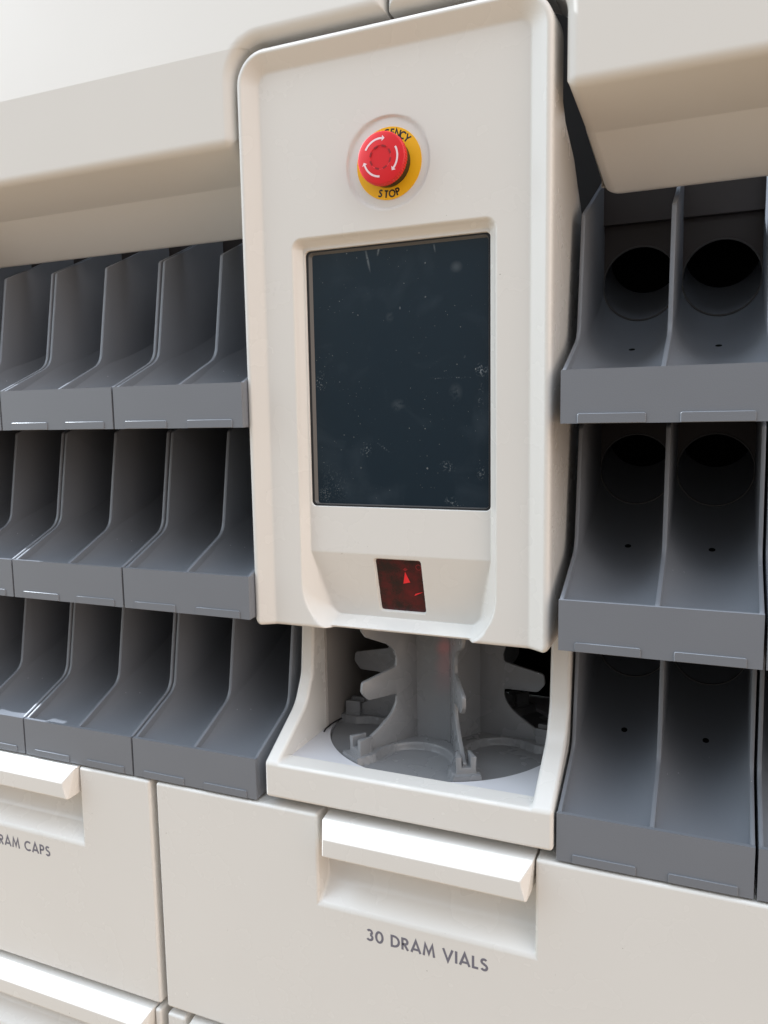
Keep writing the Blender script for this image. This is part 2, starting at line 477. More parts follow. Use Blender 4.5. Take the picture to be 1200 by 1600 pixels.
# ------------------------------------------------------------------ cabinet body behind everything
cab = thing('cabinet_body', 'dark interior carcass of the vial cabinet seen in the gaps behind the bins', 'cabinet', (0, 45, -95))
def cpart(name, bm, mat, **k):
    o = from_bm(name, bm, mat, None, **k); o.parent = cab; o.location = -cab.location; return o
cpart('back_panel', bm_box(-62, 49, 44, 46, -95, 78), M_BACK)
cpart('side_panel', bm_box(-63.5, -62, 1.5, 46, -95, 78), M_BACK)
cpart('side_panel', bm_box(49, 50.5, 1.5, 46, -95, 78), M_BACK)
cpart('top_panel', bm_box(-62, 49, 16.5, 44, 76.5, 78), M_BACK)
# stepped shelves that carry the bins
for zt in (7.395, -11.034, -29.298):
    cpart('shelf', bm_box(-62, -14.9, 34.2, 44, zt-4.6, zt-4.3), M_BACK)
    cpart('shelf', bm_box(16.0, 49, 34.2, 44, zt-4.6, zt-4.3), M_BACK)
cpart('face_frame', bm_box(-62, 49, 1.45, 2.2, -94, -34.65), M_COVER)
cpart('deck', bm_box(-62, 49, 1.4, 44, -34.6, -33.75), M_COVER)

# ------------------------------------------------------------------ overhead covers
CUT_L, CUT_R, CUT_T = -14.75, 15.3, 37.45
CUT_RAD, EDGE_R = 3.1, 0.95
def cover_profile():
    p = round_poly([(8.3, 28.2), (11.2, 23.8), (10.3, 22.9), (5.7, 26.95), (0, 28.9), (0, 37.0), (2.9, 76)], [0, 0.3, 0.4, 0.25, 0.9, 0.35, 0], 7)
    out = []
    for a, b in zip(p, p[1:]):                      # support rows along the long straight runs
        a, b = Vector(a), Vector(b); L = (b-a).length; out.append(tuple(a))
        if L > 1.0:
            st = [0.12, 0.3]+[0.3+(L-0.6)*k/8 for k in range(1, 8)]+[L-0.3, L-0.12]
            out += [tuple(a+(b-a)*(t/L)) for t in st]
    out.append(p[-1])
    extra = []
    for a, b in zip(out, out[1:]):                  # dense rows through the rounded cut-out corner
        extra.append(a)
        if 33.5 < a[1] < 39.0 and b[1]-a[1] > 0.07:
            n = int((min(b[1], 39.2)-a[1])/0.06)
            for k in range(1, n):
                t = k*0.06/(b[1]-a[1]); extra.append((a[0]+(b[0]-a[0])*t, a[1]+(b[1]-a[1])*t))
    extra.append(out[-1])
    return extra
def cover(sgn, xcut, useam, ufar):
    """u runs from the far end (negative) past the console cut-out edge (u = 0) to the seam above the console"""
    prof = cover_profile(); T, r = CUT_T, CUT_RAD
    low = [q for q in prof if q[1] < T-0.001]; high = [q for q in prof if q[1] > T+0.001]
    a, b = low[-1], high[0]; t = (T-a[1])/(b[1]-a[1]); mid = (a[0]+(b[0]-a[0])*t, T)
    low.append(mid)
    near = [(mid[0]+0.0744*d, T+d) for d in (0.01, 0.03, 0.07, 0.12, 0.19, 0.27, 0.36, 0.46, 0.58, 0.7, 0.85, 0.95, 1.1)]
    high = near+[q for q in high if q[1] > T+1.2]
    def uend(q, k):
        y, z = q
        u = 0.0
        if z < 28.9: u = -min(1.75, (28.9-z)/5.95*1.75)
        if k < 10: u -= 0.25                         # inner return of the lip
        if z > T-r: u = r-math.sqrt(max(0.0, r*r-(z-(T-r))**2))
        if y > 9.2 and z < 24.2:                     # rounded corner of the lower flap
            d = min(0.45, max(0.0, (y-9.85)*1.0)); u -= 0.45-math.sqrt(max(0.0, 0.2025-d*d))
        return u
    def inset(u, z, ue):
        if z <= T-r: i = ue-u
        elif u < r and z <= T+3: i = math.hypot(u-r, z-(T-r))-r
        else: i = z-T
        return max(0.0, min(i, useam-u))
    def place(bm, u, q, nrm, ue):
        i = inset(u, q[1], ue)
        d = EDGE_R-math.sqrt(max(0.0, EDGE_R**2-(EDGE_R-i)**2)) if i < EDGE_R else 0.0
        return bm.verts.new((xcut+sgn*u, q[0]+nrm[0]*d, q[1]+nrm[1]*d))
    def normals(rows):
        out = []
        for k in range(len(rows)):
            p0, p1 = rows[max(0, k-1)], rows[min(len(rows)-1, k+1)]
            dy, dz = p1[0]-p0[0], p1[1]-p0[1]; L = math.hypot(dy, dz) or 1
            out.append((dz/L, -dy/L))                # points into the body
        return out
    rows = low+high; nr = normals(rows)
    ins = [6.5, 5.6]+[5.0-0.25*k for k in range(12)]+[1.8, 1.6, 1.4, 1.25, 1.1, 0.97, 0.9, 0.8, 0.7, 0.58, 0.46, 0.36, 0.27, 0.19, 0.12, 0.07, 0.03, 0.01, 0.0]
    far = [-ufar+k*(ufar-7.5)/10 for k in range(10)]
    bm = bmesh.new(); grid = []
    for k in range(len(low)):
        ue = uend(rows[k], k)
        grid.append([place(bm, u, rows[k], nr[k], ue) for u in far+[ue-x for x in ins]])
    base_u = far+[CUT_RAD-x for x in ins]
    ext = [CUT_RAD+0.4*(k+1) for k in range(int((useam-1.3-CUT_RAD)/0.4))]+[useam-x for x in (1.2, 0.97, 0.85, 0.7, 0.58, 0.46, 0.36, 0.27, 0.19, 0.12, 0.07, 0.03, 0.01, 0.0)]
    first = grid[-1][:]
    tail = [place(bm, u, mid, nr[len(low)-1], 0) for u in ext]
    grid2 = [first+tail]
    for k in range(len(low), len(rows)):
        grid2.append([place(bm, u, rows[k], nr[k], 0) for u in base_u+ext])
    for g in (grid, grid2):
        for ra, rb in zip(g, g[1:]):
            for c in range(len(ra)-1): bm.faces.new((ra[c], ra[c+1], rb[c+1], rb[c]))
    edge = [g[-1] for g in grid[8:]]+tail+[g[-1] for g in grid2[1:]]
    prev = edge
    for dep in (1.2, 5.5):
        cur = [bm.verts.new((v.co.x, v.co.y+(dep if v.co.z > 27 else dep*0.15), v.co.z+(0 if v.co.z > 27 else dep*0.12))) for v in edge]
        for c in range(len(edge)-1): bm.faces.new((prev[c], cur[c], cur[c+1], prev[c+1]))
        prev = cur
    return bm
lc = from_bm('overhead_cover', cover(1, CUT_L, 15.0, 47.25), M_COVER, smooth=70)
lc['label'] = 'large cream overhead cover panel filling the upper left beside the screen console'; lc['category'] = 'cover'
lc['group'] = 'overhead covers'
rc = from_bm('overhead_cover', cover(-1, CUT_R, 14.75, 33.7), M_COVER, smooth=70)
rc['label'] = 'cream overhead cover panel in the upper right corner above the right bins'; rc['category'] = 'cover'
rc['group'] = 'overhead covers'

# ------------------------------------------------------------------ control console
con = thing('control_console', 'tall cream control console with dark touch screen and red emergency stop button', 'control panel', (0.1, 7, -16))
def kpart(name, bm, mat, parent=None, **k):
    o = from_bm(name, bm, mat, None, **k)
    o.parent = parent or con
    if parent is None: o.location = -con.location
    return o

PX0, PX1, PZ0, PZ1, PRT, PRB = -14.2, 14.4, -16.0, 36.55, 2.9, 0.7
RE = 0.42
def console_depth(x, z):
    i = rr_inset(x, z, PX0, PX1, PZ0, PZ1, PRT, PRB)
    i = max(0.0, i)
    d = RE-math.sqrt(max(0.0, RE*RE-(RE-i)**2)) if i < RE else 0.0
    ib = rr_inset(x, z, PX0, PX1, -99, PZ1, PRT, 0.1)
    lin = max(0.0, (ib-0.52)/1.35)
    d += 0.9*smin(lin, 1.0, 0.10) if lin > 0 else 0.0
    s1 = rr_inset(x, z, -9.45, 9.72, -17.1, 20.15, 1.0, 5.6)
    if s1 > 0:
        fl = 0.85+0.27*max(0.0, -8.65-z)
        lp = 0.85+max(0.0, 2.3*(z+15.75))
        sx = min(x+9.45, 9.72-x)
        w = 1.15*s1*sstep(-0.1, 0.35, s1) if z > 5 else smin(1.15*sx, 2.3*s1, 0.35)*sstep(-0.1, 0.3, s1)
        dd = smin(w, smin(fl, lp, 0.08), 0.09)
        d += max(0.0, dd)
    sc = rr_inset(x, z, -8.58, 8.95, -4.32, 19.14, 0.5, 0.5)
    if sc > 0: d += 1.25*sstep(0, 0.13, sc)
    sn = rr_inset(x, z, -2.32, 2.42, -14.35, -8.98, 0.35, 0.35)
    if sn > 0: d += 0.32*sstep(0, 0.16, sn)
    re = 3.9-math.hypot(x-0.12, z-25.5)
    if re > 0: d += 0.16*sstep(0, 0.22, re)
    return d

def axis_samples(lo, hi, base, fine):
    """base step everywhere, finer near the listed (centre, halfwidth, step)"""
    out = [lo]; x = lo
    while x < hi-1e-6:
        st = base
        for c, h, s in fine:
            if abs(x+s*0.5-c) < h: st = min(st, s)
            elif x < c-h < x+st: st = min(st, max(s, c-h-x))
        x = min(hi, x+st); out.append(x)
    if out[-1]-out[-2] < 0.01: out.pop(-2)
    return out
fx = [(PX0, 0.5, 0.05), (PX1, 0.5, 0.05), (PX0+1.2, 0.9, 0.09), (PX1-1.2, 0.9, 0.09), (-9.1, 0.5, 0.06), (9.4, 0.5, 0.06), (-8.5, 0.22, 0.03), (8.9, 0.22, 0.03),
      (-2.25, 0.16, 0.035), (2.35, 0.16, 0.035), (-3.7, 0.25, 0.06), (3.9, 0.25, 0.06)]
fz = [(PZ0, 0.6, 0.05), (PZ1, 0.5, 0.05), (PZ1-1.2, 0.9, 0.09), (19.9, 0.5, 0.06), (19.1, 0.2, 0.03), (-4.25, 0.2, 0.03), (-9.0, 0.18, 0.035),
      (-14.3, 0.18, 0.035), (-8.65, 0.3, 0.07), (-15.2, 0.7, 0.06), (29.3, 0.25, 0.06), (21.7, 0.25, 0.06)]
xs = axis_samples(PX0, PX1, 0.20, fx)
zs = axis_samples(PZ0, PZ1, 0.20, fz)
pxc, pW = (PX0+PX1)/2, (PX1-PX0)/2
def half_w(z):
    if z > PZ1-PRT: t = z-(PZ1-PRT); return pW-PRT+math.sqrt(max(0, PRT*PRT-t*t))
    if z < PZ0+PRB: t = (PZ0+PRB)-z; return pW-PRB+math.sqrt(max(0, PRB*PRB-t*t))
    return pW
def yback(z):
    pts = [(-99, 14.0), (21.5, 14.0), (26, 8.8), (27.7, 4.6), (29.0, 3.4), (99, 3.4)]
    for (a, ya), (b, yb) in zip(pts, pts[1:]):
        if a <= z <= b: return ya+(yb-ya)*(z-a)/(b-a)
bm = bmesh.new(); grid = []
for z in zs:
    w = half_w(z); row = []
    for x in xs:
        X = pxc+(x-pxc)*w/pW
        row.append(bm.verts.new((X, console_depth(X, z), z)))
    grid.append(row)
for a, b in zip(grid, grid[1:]):
    for i in range(len(xs)-1):
        bm.faces.new((a[i], a[i+1], b[i+1], b[i]))
loop = grid[0][:] + [r[-1] for r in grid[1:]] + grid[-1][-2::-1] + [r[0] for r in grid[-2:0:-1]]
prev = loop
for k in range(1, 4):
    cur = []
    for v in loop:
        f = (0.06, 0.4, 1.0)[k-1]
        y = v.co.y+(yback(v.co.z)-v.co.y)*f
        cur.append(bm.verts.new((v.co.x+(0.12 if v.co.x > 0 else -0.05)*f*(1 if abs(v.co.x) > 10 else 0), y, v.co.z)))
    n = len(loop)
    for i in range(n):
        bm.faces.new((prev[i], cur[i], cur[(i+1) % n], prev[(i+1) % n]))
    prev = cur
kpart('housing', bm, M_WHITE, smooth=75)
kpart('back_plate', bm_box(-13.4, 13.6, 13.2, 13.9, -15.2, 21.0), M_BACK)

# touch screen: black gasket, sloped bezel, display glass
def frame_bm(ax0, ax1, az0, az1, ay, ar, bx0, bx1, bz0, bz1, by, br, n=6):
    bm = bmesh.new()
    A = round_poly([(ax0, az0), (ax1, az0), (ax1, az1), (ax0, az1)], ar, n)
    B = round_poly([(bx0, bz0), (bx1, bz0), (bx1, bz1), (bx0, bz1)], br, n)
    va = [bm.verts.new((x, ay, z)) for x, z in A]; vb = [bm.verts.new((x, by, z)) for x, z in B]
    N = len(va)
    for i in range(N): bm.faces.new((va[i], va[(i+1) % N], vb[(i+1) % N], vb[i]))
    return bm
Ys = 2.0
disp_bm = bmesh.new()
scr = kpart('touch_screen', frame_bm(-8.56, 8.93, -4.30, 19.12, Ys-0.02, 0.45, -8.28, 8.74, -4.14, 18.95, Ys-0.05, 0.4), M_GAP)
def spart(name, bm, mat, parent, **k): return from_bm(name, bm, mat, parent, **k)
spart('bezel', frame_bm(-8.28, 8.74, -4.14, 18.95, Ys-0.05, 0.4, -8.02, 8.66, -4.06, 18.75, Ys+0.2, 0.25), M_BEZEL, scr)
disp_bm.faces.new([disp_bm.verts.new((x, Ys+0.2, z)) for x, z in round_poly([(-8.02, -4.06), (8.66, -4.06), (8.66, 18.75), (-8.02, 18.75)], 0.25, 6)])
spart('display_glass', disp_bm, M_SCREEN, scr, smooth=0)

# barcode scanner window on the sloping lower face
def pocket_pt(x, z, off):                      # point on the sloping face, off = distance in front of it
    return (x, 0.9+0.85+0.27*(-8.65-z)+0.32-off, z)
def pocket_poly(pts, off, th=0.0):
    bm = bmesh.new()
    bm.faces.new([bm.verts.new(pocket_pt(x, z, off)) for x, z in pts])
    return bm
win = kpart('scanner_window', pocket_poly(round_poly([(-2.2, -14.22), (2.3, -14.22), (2.3, -9.1), (-2.2, -9.1)], 0.28, 5), 0.03), M_SCAN, smooth=0)
spart('mirror_reflection', pocket_poly([(0.32, -11.45), (1.02, -11.28), (0.62, -10.25)], 0.045), M_SCANRED, win, smooth=0)  # painted reflections of the scanner mirrors
spart('mirror_reflection', pocket_poly([(1.28, -12.62), (1.42, -12.38), (2.2, -12.16)], 0.045), M_SCANRED, win, smooth=0)
spart('mirror_reflection', pocket_poly([(0.42, -10.05), (0.66, -10.2), (0.92, -10.0), (0.66, -9.86)], 0.045), M_SCANDIM, win, smooth=0)
rb = bmesh.new()
ci = [rb.verts.new(pocket_pt(2.0+0.22*math.cos(t*math.pi/12), -9.75+0.22*math.sin(t*math.pi/12), 0.045)) for t in range(24)]
co = [rb.verts.new(pocket_pt(2.0+0.29*math.cos(t*math.pi/12), -9.75+0.29*math.sin(t*math.pi/12), 0.045)) for t in range(24)]
for i in range(24): rb.faces.new((ci[i], ci[(i+1) % 24], co[(i+1) % 24], co[i]))
spart('ring_reflection', rb, M_SCANDIM, win, smooth=0)

# emergency stop
EX, EZ, EY = 0.22, 25.45, 1.06
es_ = kpart('emergency_stop', lathe([(2.98, -0.05), (2.98, 0.02)], 72, 'Y', (EX, EY, EZ)), M_YEL)
def wrap_text(body, radius, deg_mid, step, size, bottom=False):
    out = bmesh.new()
    n = len(body)
    for i, ch in enumerate(body):
        t = text_bm(ch, size, sw=0.21)
        a = deg_mid+(i-(n-1)/2)*step*(1 if not bottom else -1)      # clockwise from the top
        ar = math.radians(a)
        for v in t.verts:
            x, y = v.co.x, v.co.y-size*0.5
            if bottom:
                dx, dz = -x*math.cos(ar)-y*math.sin(ar), x*math.sin(ar)-y*math.cos(ar)
            else:
                dx, dz = x*math.cos(ar)+y*math.sin(ar), -x*math.sin(ar)+y*math.cos(ar)
            v.co = Vector((EX+radius*math.sin(ar)+dx, EY-0.056-v.co.z, EZ+radius*math.cos(ar)+dz))
        me = bpy.data.meshes.new('t'); t.to_mesh(me); t.free(); out.from_mesh(me); bpy.data.meshes.remove(me)
    return out
spart('emergency_lettering', wrap_text('EMERGENCY', 2.50, -3, 11.6, 0.62), M_DARKINK, es_, smooth=0)
spart('stop_lettering', wrap_text('STOP', 2.50, 180, 12.5, 0.62, True), M_DARKINK, es_, smooth=0)
spart('collar', lathe([(1.98, -0.02), (1.98, -1.05), (1.9, -1.14)], 64, 'Y', (EX, EY-0.05, EZ)), M_COLLAR, es_)
# knurled red mushroom head
bmc = bmesh.new(); N = 180; rings = []
for r, h, kn in ((1.9, -1.10, 0), (2.14, -1.14, 0.5), (2.18, -1.25, 1), (2.18, -1.55, 1), (2.14, -1.70, 0.3), (2.05, -1.79, 0), (1.75, -1.85, 0), (0.98, -1.89, 0), (0.93, -1.85, 0), (0.0, -1.85, 0)):
    ring = []
    for i in range(N):
        t = 2*math.pi*i/N
        rr = r-(0.055*kn if i % 3 == 0 else 0)
        ring.append(bmc.verts.new((EX+rr*math.cos(t), EY+h, EZ+rr*math.sin(t))))
    rings.append(ring)
for a, b in zip(rings, rings[1:]):
    for i in range(N): bmc.faces.new((a[i], a[(i+1) % N], b[(i+1) % N], b[i]))
bmesh.ops.remove_doubles(bmc, verts=bmc.verts, dist=0.0005)
spart('mushroom_head', bmc, M_RED, es_, smooth=30)
def ring_piece(r0, r1, a0, a1, y, n=18, head=None):
    bm = bmesh.new()
    def P(r, a): return bm.verts.new((EX+r*math.sin(math.radians(a)), y, EZ+r*math.cos(math.radians(a))))
    ins = [P(r0, a0+(a1-a0)*i/n) for i in range(n+1)]; out = [P(r1, a0+(a1-a0)*i/n) for i in range(n+1)]
    for i in range(n): bm.faces.new((ins[i], ins[i+1], out[i+1], out[i]))
    if head:
        rm = (r0+r1)/2
        bm.faces.new((P(rm-head, a1), P(rm+head, a1), P(rm+0.02, a1+head*38)))
    return bm
for a0 in (-62, 62, 184):
    b_ = ring_piece(1.44, 1.60, a0, a0+68, EY-1.885, head=0.24)
    for v in b_.verts: v.co.y = EY-1.85-0.04*(1.7-math.hypot(v.co.x-EX, v.co.z-EZ))/0.72-0.012
    spart('arrow', b_, M_ARROW, es_, smooth=0)
for k in range(8):
    spart('slot', ring_piece(0.86, 1.0, k*45+8, k*45+32, EY-1.896, n=5), M_REDDK, es_, smooth=0)
# red spots added under the console's lip for the hub's red streak
for zt_, en_ in ((-17.6, 0.075), (-19.3, 0.065), (-21.0, 0.045), (-22.7, 0.03)):
    sl = bpy.data.lights.new('red_streak_spot', 'SPOT'); sl.energy = en_; sl.color = (1, 0.06, 0.04)
    sl.spot_size = math.radians(15); sl.spot_blend = 1.0; sl.shadow_soft_size = 0.003
    slo = bpy.data.objects.new('red_streak_spot', sl); COL.objects.link(slo)
    slo.location = Vector((4.0, 3.4, -16.35))*S
    slo.rotation_euler = (Vector((1.95, 9.55, zt_))-Vector((4.0, 3.4, -16.35))).to_track_quat('-Z', 'Y').to_euler()

# ------------------------------------------------------------------ vial carousel bay
bay = thing('carousel_bay', 'cream open bay under the console with a rounded front sill and pale plate', 'dispensing bay', (1.1, 5, -32.8))
def bpart(name, bm, mat, **k):
    o = from_bm(name, bm, mat, None, **k); o.parent = bay; o.location = -bay.location; return o
def wall_prof(yf, zb, ztop):
    return round_poly([(yf, zb), (yf, -29.2), (4.9, -25.35), (6.35, -22.6), (7.0, ztop), (15, ztop), (15, zb)],
                      [0.0, 0.0, 4.0, 2.6, 0, 0, 0], 6)
w1 = bm_prism_x(wall_prof(-1.2, -32.75, -16.15), -12.95, -11.45)
w2 = bm_prism_x(wall_prof(-1.2, -32.75, -16.15), 13.2, 15.1)
sill = bm_prism_x([(-1.2, -32.75), (-1.2, -29.2), (0.9, -29.12), (1.3, -29.62), (2.2, -31.2), (15, -31.2), (15, -32.75)], -12.95, 15.1)
fr = boolean(boolean(w1, sill, 'UNION'), w2, 'UNION')
es2 = [e for e in fr.edges if len(e.link_faces) == 2 and e.calc_face_angle(0) > math.radians(28) and min(v.co.y for v in e.verts) < 14.5
       and not all(v.co.y > 0.6 and v.co.z < -28.9 for v in e.verts)]
bmesh.ops.bevel(fr, geom=es2, offset=0.35, segments=4, profile=0.5, affect='EDGES', clamp_overlap=True)
bpart('frame', fr, M_WHITE, smooth=40, wn=True)
CX, CY, CR, CZ = 0.85, 13.1, 12.25, -29.0
# pale plate with the round opening of the carousel
pb = bmesh.new()
NC = 96
cin = [pb.verts.new((CX+(CR+0.1)*math.cos(2*math.pi*i/NC), CY+(CR+0.1)*math.sin(2*math.pi*i/NC), -29.42)) for i in range(NC)]
lo = [pb.verts.new((CX+(CR+0.1)*math.cos(2*math.pi*i/NC), CY+(CR+0.1)*math.sin(2*math.pi*i/NC), -30.4)) for i in range(NC)]
sq = []
for i in range(NC):
    c, s = math.cos(2*math.pi*i/NC), math.sin(2*math.pi*i/NC)
    hx = 12.36 if c > 0 else 12.36; hy = 12.3
    k = min(hx/abs(c) if abs(c) > 1e-6 else 9e9, (hy if s < 0 else 13.5)/abs(s) if abs(s) > 1e-6 else 9e9)
    sq.append(pb.verts.new((CX+k*c, CY-0.02+k*s, -29.42)))
for sx, sy in ((1, -1), (-1, -1), (1, 1), (-1, 1)):             # pull the nearest samples into the square corners
    tx, ty = CX+sx*12.36, CY-0.02+(12.3 if sy < 0 else 13.5)*sy
    v = min(sq, key=lambda q: (q.co.x-tx)**2+(q.co.y-ty)**2); v.co.x, v.co.y = tx, ty
for i in range(NC):
    j = (i+1) % NC
    pb.faces.new((cin[i], cin[j], sq[j], sq[i])); pb.faces.new((lo[i], lo[j], cin[j], cin[i]))
bpart('plate', pb, M_PLATE, smooth=30)
# liner with the deeper shading put into its grey, and the dark back
bpart('liner', bm_box(-11.48, -11.2, 9.2, 27, -29.4, -16.2, 0.05), M_LINER)
bpart('liner', bm_box(12.9, 13.18, 9.2, 27, -29.4, -16.2, 0.05), M_LINER)
bpart('liner', bm_box(-11.2, -7.2, 26.6, 27.0, -29.4, -16.2, 0.05), M_LINER)
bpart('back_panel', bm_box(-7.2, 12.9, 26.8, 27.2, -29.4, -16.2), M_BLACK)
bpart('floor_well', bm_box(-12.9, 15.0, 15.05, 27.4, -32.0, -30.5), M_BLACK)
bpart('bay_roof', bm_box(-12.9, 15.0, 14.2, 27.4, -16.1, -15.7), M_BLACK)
# thin black wire clip lying on the plate at the left
def tube(pts, r, seg=6):
    bm = bmesh.new(); rings = []
    for i, p in enumerate(pts):
        p = Vector(p); d = (Vector(pts[min(i+1, len(pts)-1)])-Vector(pts[max(i-1, 0)])).normalized()
        u = d.orthogonal().normalized(); w = d.cross(u)
        rings.append([bm.verts.new(p+r*(math.cos(2*math.pi*k/seg)*u+math.sin(2*math.pi*k/seg)*w)) for k in range(seg)])
    for a, b in zip(rings, rings[1:]):
        for k in range(seg): bm.faces.new((a[k], a[(k+1) % seg], b[(k+1) % seg], b[k]))
    bm.faces.new(rings[0]); bm.faces.new(rings[-1][::-1])
    return bm
wire = from_bm('wire_clip', tube([(-11.1, 7.9, -29.36), (-11.1, 8.3, -29.2), (-11.0, 9.2, -29.1), (-10.85, 10.2, -29.05), (-10.6, 11.2, -29.02)], 0.09), M_COLLAR)
wire['label'] = 'thin black wire clip on the pale plate left of the carousel'; wire['category'] = 'clip'

# ------------------------------------------------------------------ rotating carousel
car = thing('vial_carousel', 'grey round carousel with upright fins and scooped pockets inside the cream bay', 'carousel', (CX, CY, -30.2))
AZ0 = -122.0
FIN_AZ = [AZ0+60*k for k in range(6)]
def apart(name, bm, mat, parent=None, **k):
    o = from_bm(name, bm, mat, None, **k); o.parent = parent or car
    if parent is None: o.location = -car.location
    return o
def disc_z(r, a):
    x, y = r*math.cos(a), r*math.sin(a)
    best = -9
    for k in range(6):
        p = math.radians(AZ0+30+60*k)
        px, py = 8.75*math.cos(p), 8.75*math.sin(p)
        ins = 3.75-math.hypot(x-px, y-py)
        # open to the rim: strip outward from the pocket centre
        rad = x*math.cos(p)+y*math.sin(p); lat = abs(-x*math.sin(p)+y*math.cos(p))
        if rad > 8.75: ins = max(ins, 3.75-lat+0.62*max(0, rad-9.4))
        best = max(best, ins)
    return CZ-0.75*sstep(-0.12, 0.10, best)
db = bmesh.new(); rs = [0.01]+[0.5*i for i in range(1, 8)]+[3.5+0.085*i for i in range(1, 103)]+[CR]
NA = 540; pr = None
for r in rs:
    ring = [db.verts.new((CX+r*math.cos(2*math.pi*i/NA), CY+r*math.sin(2*math.pi*i/NA), disc_z(r, 2*math.pi*i/NA))) for i in range(NA)]
    if pr:
        for i in range(NA): db.faces.new((pr[i], pr[(i+1) % NA], ring[(i+1) % NA], ring[i]))
    pr = ring
ring = [db.verts.new((v.co.x, v.co.y, -30.2)) for v in pr]
for i in range(NA): db.faces.new((pr[i], pr[(i+1) % NA], ring[(i+1) % NA], ring[i]))
apart('disc', db, M_CAR, smooth=55)
# six-sided hub
hub = bmesh.new()
ha = [(CX+4.05*math.cos(math.radians(a)), CY+4.05*math.sin(math.radians(a))) for a in FIN_AZ]
h0 = [hub.verts.new((x, y, -29.2)) for x, y in ha]; h1 = [hub.verts.new((x, y, -15.6)) for x, y in ha]
for i in range(6): hub.faces.new((h0[i], h0[(i+1) % 6], h1[(i+1) % 6], h1[i]))
hub.faces.new(h1); hub.faces.new(h0[::-1])
bevel_all(hub, 0.15, 2)
apart('hub', hub, M_CAR)
FIN = [(3.9, -29.05), (10.9, -29.05), (11.0, -28.3), (10.3, -28.05), (8.7, -27.1), (7.2, -26.0), (6.55, -25.0), (6.45, -23.95), (10.0, -23.9), (10.75, -23.0), (10.6, -21.95),
       (10.0, -21.85), (6.5, -21.1), (6.4, -20.3), (6.75, -19.3), (7.6, -18.6), (10.1, -17.5), (10.6, -16.8), (10.6, -15.7), (3.9, -15.7)]
FR = [0, 0.2, 0.3, 0.6, 3, 3, 2, 0.3, 0.7, 0.6, 0.5, 0.5, 0.35, 0.5, 1.0, 1.0, 0.6, 0.4, 0, 0]
fprof = round_poly(FIN, FR, 4)
def fin_bm():
    bm = bmesh.new(); t = 0.2
    a = [bm.verts.new((r, -t, z)) for r, z in fprof]; b = [bm.verts.new((r, t, z)) for r, z in fprof]
    n = len(fprof)
    fa = bm.faces.new(a); fb = bm.faces.new(b[::-1])
    for i in range(n): bm.faces.new((a[i], b[i], b[(i+1) % n], a[(i+1) % n]))
    bmesh.ops.recalc_face_normals(bm, faces=bm.faces)
    es = list(set(fa.edges) | set(fb.edges))
    bmesh.ops.bevel(bm, geom=es, offset=0.07, segments=2, profile=0.5, affect='EDGES', clamp_overlap=True)
    return bm
def clip_bm():
    """slotted bracket at the rim; x = radial, y = tangential"""
    bm = bmesh.new()
    prof = [(-1.0, -29.95), (1.0, -29.95), (1.0, -29.0), (0.95, -28.75), (1.0, -27.45), (0.42, -27.45), (0.42, -28.5), (-0.42, -28.5), (-0.42, -27.45), (-1.0, -27.45), (-0.95, -28.75), (-1.0, -29.0)]
    x0, x1 = 9.9, 11.55
    a = [bm.verts.new((x1 + (0.35 if z < -29.3 else 0), y, z)) for y, z in prof]; b = [bm.verts.new((x0, y*(0.72 if z > -29.1 and abs(y) > 0.5 else 1.0), z)) for y, z in prof]
    n = len(prof)
    bm.faces.new(a); bm.faces.new(b[::-1])
    for i in range(n): bm.faces.new((a[i], b[i], b[(i+1) % n], a[(i+1) % n]))
    bmesh.ops.recalc_face_normals(bm, faces=bm.faces)
    bevel_all(bm, 0.07, 2, 40)
    return bm
def rot_about(bm, az):
    bmesh.ops.rotate(bm, verts=bm.verts, cent=(0, 0, 0), matrix=Matrix.Rotation(math.radians(az), 3, 'Z'))
    bmesh.ops.translate(bm, verts=bm.verts, vec=(CX, CY, 0)); return bm
for az in FIN_AZ:
    apart('fin', rot_about(fin_bm(), az), M_CAR, smooth=40)
    apart('fin_bracket', rot_about(clip_bm(), az), M_CAR, smooth=40)

# ------------------------------------------------------------------ vial bins
BW = 15.40                                  # pitch
GAP = 0.24
WT = 0.36
top_path = round_poly([(-0.5, 0), (6.2, 3.1), (8.0, 13.75), (12, 15.6), (26, 22.4), (34, 22.4), (34, -0.5), (26, 4.9), (20, 1.8), (12, -2.2), (8, -4.2), (-0.5, -4.2)],
                      [0.0, 2.1, 0.4, 0, 0, 0, 0, 0, 0, 0, 0, 0.1], 5)
mid_path = round_poly([(-0.55, -0.12), (6.2, 3.05), (8.0, 13.75), (12, 15.6), (26, 22.4), (26, 3.0), (8, -2.0), (-0.55, -2.0)],
                      [0, 2.1, 0.4, 0, 0, 0, 0, 0], 5)
def wall_bm(prof, x0, x1):
    bm = bm_prism_x(prof, x0, x1)
    es = [e for e in bm.edges if len(e.link_faces) == 2 and abs(e.verts[0].co.x-e.verts[1].co.x) < 1e-5 and min(v.co.y for v in e.verts) < 12.1 and max(v.co.z for v in e.verts) > -4.3]
    bmesh.ops.bevel(bm, geom=es, offset=0.09, segments=2, profile=0.5, affect='EDGES', clamp_overlap=True)
    return bm
def zc(y):
    t = max(0.0, y+0.5); return -0.75+0.0397*t+0.0133*t*t
YB, RT = 20.0, 3.62
